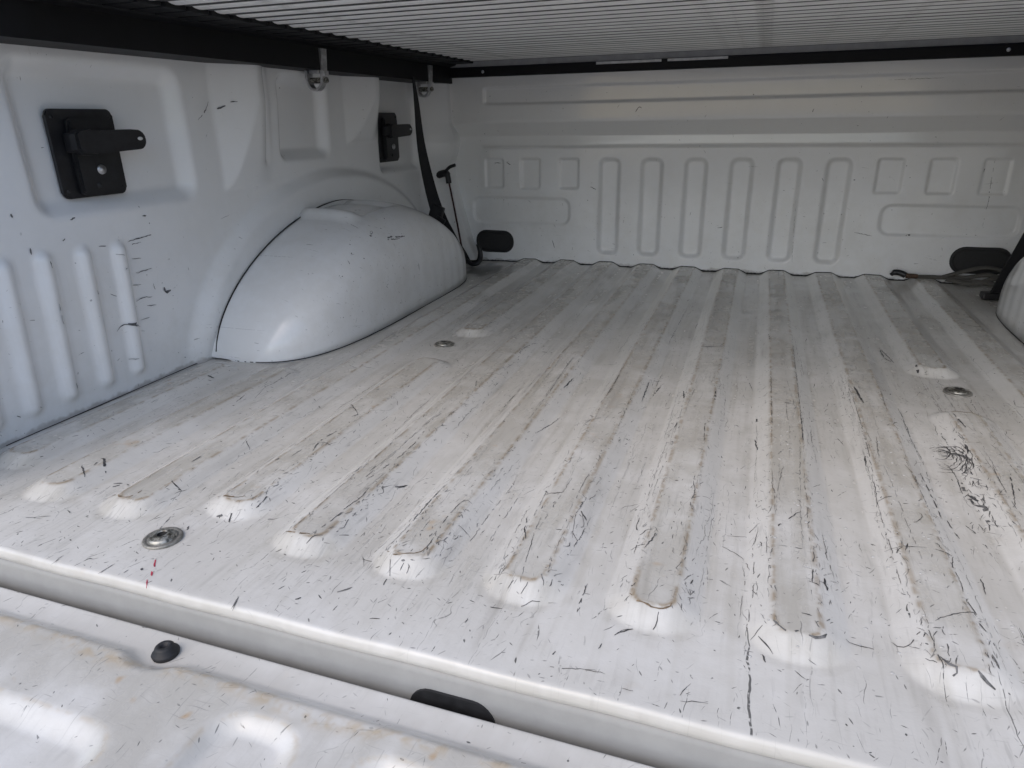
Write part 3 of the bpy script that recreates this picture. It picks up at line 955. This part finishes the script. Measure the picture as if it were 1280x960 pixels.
# ------------------------------------------------------------------ scratches, scuffs and gouges with a shape of their own
# colour, width in 0.1 mm, then points in mm: floor (x, y), side panel (y, z), headboard (x, z)
FLOOR_MARKS = """
k 10 -191,202 -194,149 -191,117
k 8 -110,249 -110,174 -110,124
k 11 -29,275 -28,238 -36,207 -36,180 -30,146
k 8 -33,158 -25,148
k 8 -33,196 -26,177 -28,169 -20,168
k 25 -34,196 -26,187
k 8 -154,132 -143,136 -129,130
k 10 -146,177 -156,178 -159,154 -159,109
k 8 -157,106 -156,79
k 16 -85,176 -79,149 -72,131
k 7 -69,171 -66,135 -58,76
k 7 -84,257 -91,209 -87,121 -80,94 -63,76
k 14 -80,217 -61,224
k 13 -79,217 -80,239
k 6 -59,265 -65,153
k 8 -3,94 -2,55
k 8 -54,44 -42,56 -22,61
k 14 -74,40 -64,41
k 12 -50,70 -53,60
k 7 -63,70 -66,62
k 6 -14,-10 3,-8 25,-3 34,-5
k 8 -197,86 -194,97 -193,120
k 10 33,38 38,45 45,50
k 13 -7,7 -9,3
k 7 -87,21 -86,15
k 19 -246,196 -240,208
k 10 136,256 138,229 134,185 135,163 135,121 132,81 130,45
k 8 137,233 127,213
k 7 110,209 127,213
k 16 152,221 178,263
k 10 23,220 25,186 33,196
k 16 29,172 36,182 44,177 38,148
k 13 30,155 38,156
k 8 30,169 30,142
k 11 77,133 85,122 83,110 86,101
k 7 81,124 78,114
k 8 106,190 125,176 132,156
k 6 94,134 107,135 118,130
k 10 33,38 37,45 45,50
k 11 62,68 63,60 61,53
b 19 37,81 43,74 56,70 67,71 74,81
g 24 151,83 155,76 162,72 169,75
g 25 176,73 183,73 190,81
k 10 140,69 147,61 151,55
k 7 135,66 142,78
k 14 144,53 146,45
k 6 88,-6 95,7
k 6 90,-12 99,-9 108,-8
k 6 48,-14 57,-14
k 6 12,-7 24,-4 34,-4
k 13 25,25 24,19
k 10 -3,94 -3,56
k 6 126,163 128,139 126,91
k 8 153,191 180,194
k 23 193,157 195,141
k 16 180,144 188,141
k 12 172,98 180,97
k 10 254,294 255,228 255,155
k 9 249,223 268,227 285,231
k 17 269,232 266,220
k 9 276,234 286,258
k 12 292,230 306,228
k 9 306,228 300,205
k 9 282,303 292,290 276,266
k 7 307,310 312,236 312,168 311,109 311,64
k 19 318,314 323,277
k 11 330,312 342,287 345,253
k 10 274,113 274,95 272,73
g 29 266,80 271,75 276,72 272,66
g 29 289,73 294,66 299,63
g 24 305,133 307,125
g 23 304,96 305,83
k 10 271,123 288,136 306,146
k 10 238,100 248,94 261,111 263,107
k 9 205,99 206,88 232,87
k 8 197,237 199,197 203,166
k 8 268,113 274,115
k 6 166,43 174,36
k 14 326,212 324,188
k 16 302,157 305,143
k 14 335,480 351,493 355,471 343,452 335,457
k 13 336,476 356,491 359,457 345,434 335,442
k 15 341,486 361,484 364,443 348,421 331,419
k 16 350,489 366,466 363,429 348,411
k 19 355,478 367,459 360,421
k 13 341,472 353,479 354,467 344,460
k 11 337,474 357,477 361,448 346,427 333,431
k 12 345,491 365,483 367,448 359,424
k 10 337,450 348,424 346,353 351,343
g 61 351,398 350,372 353,349
k 41 351,370 357,356
g 49 353,349 360,340 356,311
k 34 372,484 370,460
k 12 308,500 320,452 313,303
k 12 311,489 324,493
k 11 316,580 318,459
k 19 310,399 313,325 312,303
k 10 387,436 384,396 383,364
k 15 401,421 386,348 381,335
k 11 378,434 397,426
k 10 259,709 261,544 260,426 253,278
k 31 267,651 272,587
k 23 334,898 335,843 346,819
k 21 256,440 254,395
k 10 256,313 269,323
k 11 274,477 269,414
k 13 384,616 402,617 412,605
k 25 380,581 384,537
k 16 189,541 188,426
k 44 371,789 371,762
k 17 189,926 189,730 189,573 188,432
k 11 193,914 198,694
k 16 151,719 152,546 151,421
k 21 132,445 136,410
k 23 133,519 135,491
k 30 75,582 76,546
k 24 29,576 33,541
k 25 -7,600 -11,577
k 10 69,458 73,391
k 25 266,652 271,590
k 12 254,720 257,564
k 24 335,893 346,818
k 13 116,684 126,627
g 29 34,787 77,800
k 24 169,559 177,558
k 23 148,901 151,864
k 22 32,436 34,450
k 21 -246,621 -259,672 -255,727 -241,756
k 13 -160,587 -156,452 -157,375
k 19 -140,583 -143,533
k 21 -77,671 -73,567 -77,480
k 16 -80,1122 -76,738
k 14 -106,679 -85,685
k 14 -41,559 -38,473 -38,405
k 16 -26,613 -24,523
k 24 -9,600 -13,559
k 15 -82,445 -76,430 -81,415
k 12 -277,515 -269,490
g 42 -231,710 -204,706
k 15 -17,1066 -22,801
k 15 -234,1180 -227,908
k 10 -123,440 -138,374
g 19 -20,619 -9,623
k 17 -276,338 -271,284 -273,238 -283,171
k 17 -381,302 -388,262 -381,232
k 10 -390,256 -376,257
k 15 -421,383 -387,348
k 17 -390,337 -379,355 -374,352
k 19 -483,384 -466,373
k 10 -421,271 -424,224 -427,190 -424,155
k 10 -305,220 -302,193
k 23 -248,196 -240,208
k 11 -487,238 -470,225
k 11 -374,137 -368,126 -367,108
k 13 -593,367 -590,343
k 42 -706,418 -698,421
k 10 -398,210 -397,233
k 9 -284,212 -284,194
k 13 -536,489 -532,429
k 11 -282,339 -277,393
k 22 -618,112 -595,96
k 33 -606,118 -611,135 -587,116
k 11 -447,70 -437,42
k 17 -415,62 -412,56
k 9 -494,-17 -492,-31
k 9 -433,-12 -436,-29
k 10 -593,20 -582,25 -570,31
k 10 -565,46 -556,42
k 9 -413,-15 -414,-21
k 43 -403,-11 -401,-11
r 23 -402,5 -394,-4
r 20 -391,-10 -386,-16
r 13 -385,-21 -376,-31
k 10 -289,-15 -281,-32
g 21 -575,102 -554,111 -544,107
g 32 -560,100 -557,106
k 17 -502,161 -502,177
k 16 -489,117 -472,113
b 20 -544,72 -538,81 -513,73 -505,82 -505,98
b 19 -422,113 -409,111 -389,114
k 12 -190,205 -192,164 -192,118
k 7 -305,223 -309,140
k 10 -287,208 -286,229
k 12 -268,175 -266,151 -269,131 -270,103 -275,73
k 12 -274,61 -271,73 -263,78
b 21 -306,76 -292,73 -276,75
b 24 -422,113 -401,111 -388,117
k 11 -367,108 -368,128 -375,137
k 9 -289,-15 -283,-31
k 11 -215,68 -204,67
k 19 -238,-2 -236,1
k 9 -165,-4 -157,-2
k 19 -177,47 -176,39
k 8 -184,67 -173,45
k 8 -169,58 -168,65
k 8 -162,57 -162,64
b 17 -192,77 -182,72 -169,75 -158,81 -156,99
g 23 -210,18 -201,28
k 19 -380,76 -390,103
g 37 -401,86 -395,88
k 6 -219,75 -207,59
"""
WALL_MARKS = """
k 22 389,225 443,229
k 14 390,220 414,220
k 19 394,177 425,178
k 20 383,135 397,137 414,135
k 29 339,99 353,106 381,95
k 71 357,106 370,103 377,96
k 66 441,144 443,136 453,136
k 14 362,211 374,208
k 22 369,188 381,186
k 31 240,240 239,232
k 26 255,163 255,153
k 40 254,147 255,135
k 27 319,175 317,162
k 27 253,48 252,34
k 13 190,37 196,33
k 14 391,199 408,197
k 14 380,160 398,158
k 14 384,105 402,104
k 15 402,123 420,120
k 22 340,226 352,225
k 18 257,220 258,212
k 14 341,156 350,150
k 14 422,154 422,145
k 14 348,52 360,49
k 13 169,29 165,33
k 25 612,424 599,408 581,395
k 40 624,412 638,418
k 38 227,285 228,281
k 24 647,424 659,425
k 27 306,268 315,270
k 29 427,258 434,258
k 27 287,243 291,245
"""
ARCH_MARKS = """
k 43 815,184 799,177
k 34 844,187 844,185
k 38 842,168 860,168
k 42 862,166 905,162
k 24 838,165 886,160
k 25 721,164 725,162
k 41 725,157 726,156
k 38 743,145 745,143
k 55 772,138 781,134
k 31 674,124 667,121
k 28 730,114 718,110
k 25 703,118 704,114
k 36 660,100 653,93
k 25 679,100 676,85
k 24 655,121 650,119
k 45 586,94 586,92
k 35 526,30 526,29
k 35 533,34 533,32
k 18 531,54 535,51
k 21 530,53 532,54
k 30 569,6 579,7
k 21 562,6 569,6
k 32 933,99 935,82
k 41 854,19 830,19
k 30 587,57 589,54
k 24 604,117 608,118
k 15 543,54 562,49
k 21 599,67 587,53
k 14 665,79 659,34
k 14 725,110 718,76
k 14 740,106 723,51
k 13 776,110 764,66
k 13 806,93 799,53
k 14 857,87 855,50
k 14 888,76 886,37
k 16 920,80 918,35
k 15 951,68 948,35
k 15 682,149 676,137
k 15 625,118 640,120
k 22 664,124 670,127
k 19 706,146 704,140
k 15 667,64 665,45
k 13 691,39 689,24
k 15 599,120 603,122
k 18 575,102 577,103
k 18 562,76 567,77
k 18 614,85 618,79
k 18 609,26 613,20
k 21 657,90 645,83
"""
HEAD_MARKS = """
k 32 604,287 607,215 609,136
k 57 591,280 587,259
k 34 -216,402 -206,414 -200,411
k 46 -331,214 -315,208
k 27 338,114 379,107
k 57 452,110 463,112
k 47 -573,278 -561,271
k 36 -612,276 -592,276
k 29 12,115 24,117
k 28 -432,45 -439,67
k 33 205,394 207,401
k 13 357,459 469,460
k 18 194,190 204,30
"""
MK = {'k': MSCR, 'g': MSMUDGE, 'b': MBROWN, 'r': MRED}
def marks(text, place, parent, names, wk=1.):
    bms = {}
    for ln in text.strip().split("\n"):
        a = ln.split()
        bm = bms.setdefault(a[0], bmesh.new())
        w = float(a[1]) * 1e-4 * wk; gap = .13
        P = [tuple(float(v) * 1e-3 for v in q.split(",")) for q in a[2:]]
        pts = smooth_path([(q[0], q[1], 0) for q in P], 10)
        # resample evenly
        seg = [0.]
        for u, v in zip(pts, pts[1:]): seg.append(seg[-1] + (v - u).length)
        if seg[-1] > .12: w *= .62; gap = .22
        n = max(4, int(seg[-1] / .003))
        tt_ = np.linspace(0, seg[-1], n)
        X_ = np.interp(tt_, seg, [q.x for q in pts]); Y_ = np.interp(tt_, seg, [q.y for q in pts])
        jit = rng.normal(0, .00035, (2, n)); X_ = X_ + jit[0]; Y_ = Y_ + jit[1]
        prev = None
        for i in range(n):
            i0, i1 = max(i - 1, 0), min(i + 1, n - 1)
            d = Vector((X_[i1] - X_[i0], Y_[i1] - Y_[i0], 0))
            if d.length < 1e-7: continue
            d.normalize(); nn = Vector((-d.y, d.x, 0))
            f_ = math.sin(math.pi * (i + .35) / (n - .3)) ** .5
            ww = w * f_ * random.uniform(.25, .7)
            if seg[-1] > .02 and random.random() < gap:
                prev = None; continue
            ctr = Vector((X_[i], Y_[i], 0))
            pr_ = [bm.verts.new(place(*(ctr + nn * ww * sg_).to_2d())) for sg_ in (-1, 1)]
            if prev: bm.faces.new((prev[0], prev[1], pr_[1], pr_[0]))
            prev = pr_
    for k_, bm in bms.items():
        o = from_bm(names[k_], bm, MK[k_], parent)
        o["kind"] = "stuff"
def on_floor(x, y):
    i = int(np.clip(np.searchsorted(xs, x), 1, len(xs) - 1)); j = int(np.clip(np.searchsorted(ys, y), 1, len(ys) - 1))
    u = min(1., max(0., (x - xs[i - 1]) / (xs[i] - xs[i - 1]))); v = min(1., max(0., (y - ys[j - 1]) / (ys[j] - ys[j - 1])))
    return (x, y, float((H[j - 1, i - 1] * (1 - u) + H[j - 1, i] * u) * (1 - v) + (H[j, i - 1] * (1 - u) + H[j, i] * u) * v) + .0004)
_wi = np.searchsorted
def on_wall(y, z):
    i = int(np.clip(np.searchsorted(wy, y), 1, len(wy) - 1)); j = int(np.clip(np.searchsorted(wz, z), 1, len(wz) - 1))
    return (-(XW - O[j, i]) + .0012, y, z)
def on_head(x, z):
    i = int(np.clip(np.searchsorted(hx, x), 1, len(hx) - 1)); j = int(np.clip(np.searchsorted(hz, z), 1, len(hz) - 1))
    return (x, L + D[j, i] - .0012, z)
def on_arch(y, z):
    t1 = (y - .942) / (.432 if y < .942 else .378)
    h1 = .228 * (1 - abs(t1) ** 1.75) ** (1 / 1.75); w1 = .21 * (1 - abs(t1) ** 4.2) ** (1 / 4.2)
    m1 = 2 / 4.0
    c1 = min(1., max(0., z / max(h1, 1e-4))) ** (1 / m1)
    x1 = w1 * math.sqrt(max(0., 1 - c1 * c1)) ** m1
    return (-(.788 - x1) + .0012, y, z)
NM = {'k': "scratch_marks", 'g': "scuff_marks", 'b': "grime_marks", 'r': "red_paint_marks"}
ex = []
for i in range(22):                                        # nested scrape arcs of the swirl
    f_ = i / 21
    cx, cy = 346 + 6 * f_, 474 - 34 * f_; rx, ry = 7 + 11 * f_, 9 + 20 * f_ * random.uniform(.8, 1.1)
    a0 = random.uniform(60, 130); a1 = a0 - random.uniform(120, 230)
    ex.append("%s %d " % (random.choice("kgg"), random.randint(5, 13)) + " ".join("%.1f,%.1f" % (cx + rx * math.cos(math.radians(a0 + (a1 - a0) * j_ / 5)) + random.gauss(0, .5), cy + ry * math.sin(math.radians(a0 + (a1 - a0) * j_ / 5)) + random.gauss(0, .8)) for j_ in range(6)))
for i in range(64):                                        # smeared tail of the scuff
    f_ = random.random() ** 1.2
    x_, y_ = 364 - 10 * f_ + random.gauss(0, 4 + 2 * f_), 440 - 135 * f_
    ex.append("%s %d %.1f,%.1f %.1f,%.1f" % (random.choice("kggg"), random.randint(4, 14), x_, y_, x_ + random.gauss(0, 3), y_ - random.uniform(3, 12)))
for i in range(1300):                                       # small nicks, crowded along the rib edges
    xc, y0, y1 = random.choice(RIBS[3:12])
    x_ = xc + random.choice((-1, 1)) * random.gauss(.020, .005); y_ = y0 + (random.random() ** 1.4) * .75
    if y_ > min(y1, .95): continue
    ln_ = random.uniform(2, 9); an = random.gauss(math.pi / 2, .5)
    ex.append("%s %d %.1f,%.1f %.1f,%.1f" % (random.choice("kggg"), random.randint(4, 9), x_ * 1e3, y_ * 1e3, x_ * 1e3 + ln_ * math.cos(an), y_ * 1e3 + ln_ * math.sin(an)))
for i in range(150):                                       # long drag scratches along the ribs, centre to right
    xc = random.choice(RIBS[5:15])[0]
    x_ = (xc + random.choice((-1, 1)) * abs(random.gauss(.022, .010))) * 1e3; y_ = random.uniform(80, 620); ln_ = random.uniform(40, 260)
    dr_ = random.gauss(0, 4)
    ex.append("%s %d " % (random.choice("kkg"), random.randint(4, 10)) + " ".join("%.1f,%.1f" % (x_ + dr_ * q / 5 + random.gauss(0, 1.1), y_ + ln_ * q / 5) for q in range(6)))
marks(FLOOR_MARKS + "\n".join(ex), on_floor, floor, NM, .8)
MK = {'k': MSCRL}
marks(WALL_MARKS, on_wall, lp, NM, .65)
marks(HEAD_MARKS, on_head, head, NM, .5)
marks(ARCH_MARKS, on_arch, arches[0], NM, .85)

# ------------------------------------------------------------------ rain drops blown onto the open end of the floor
bm = bmesh.new()
for _ in range(300):
    x = random.uniform(.13, .56); y = random.uniform(.04, .62)
    if random.random() > 1.1 - abs(x - .33) * 2.2: continue
    r = random.uniform(.0006, .0015); el = random.uniform(1, 1.5)
    z = on_floor(x, y)[2] - .0005
    c0 = bm.verts.new((x, y, z + r * .5))
    prev = None
    for fr, hh in ((.6, .38), (1., 0.)):
        ring = [bm.verts.new((x + r * fr * el * math.cos(a), y + r * fr * math.sin(a), z + r * hh)) for a in [k_ * math.pi / 4 for k_ in range(8)]]
        for k_ in range(8):
            k2 = (k_ + 1) % 8
            if prev is None: bm.faces.new((c0, ring[k_], ring[k2]))
            else: bm.faces.new((prev[k_], ring[k_], ring[k2], prev[k2]))
        prev = ring
    bm.faces.new(prev[::-1])
drops = from_bm("water_drops", bm, MWATER, floor, True)
drops["kind"] = "stuff"
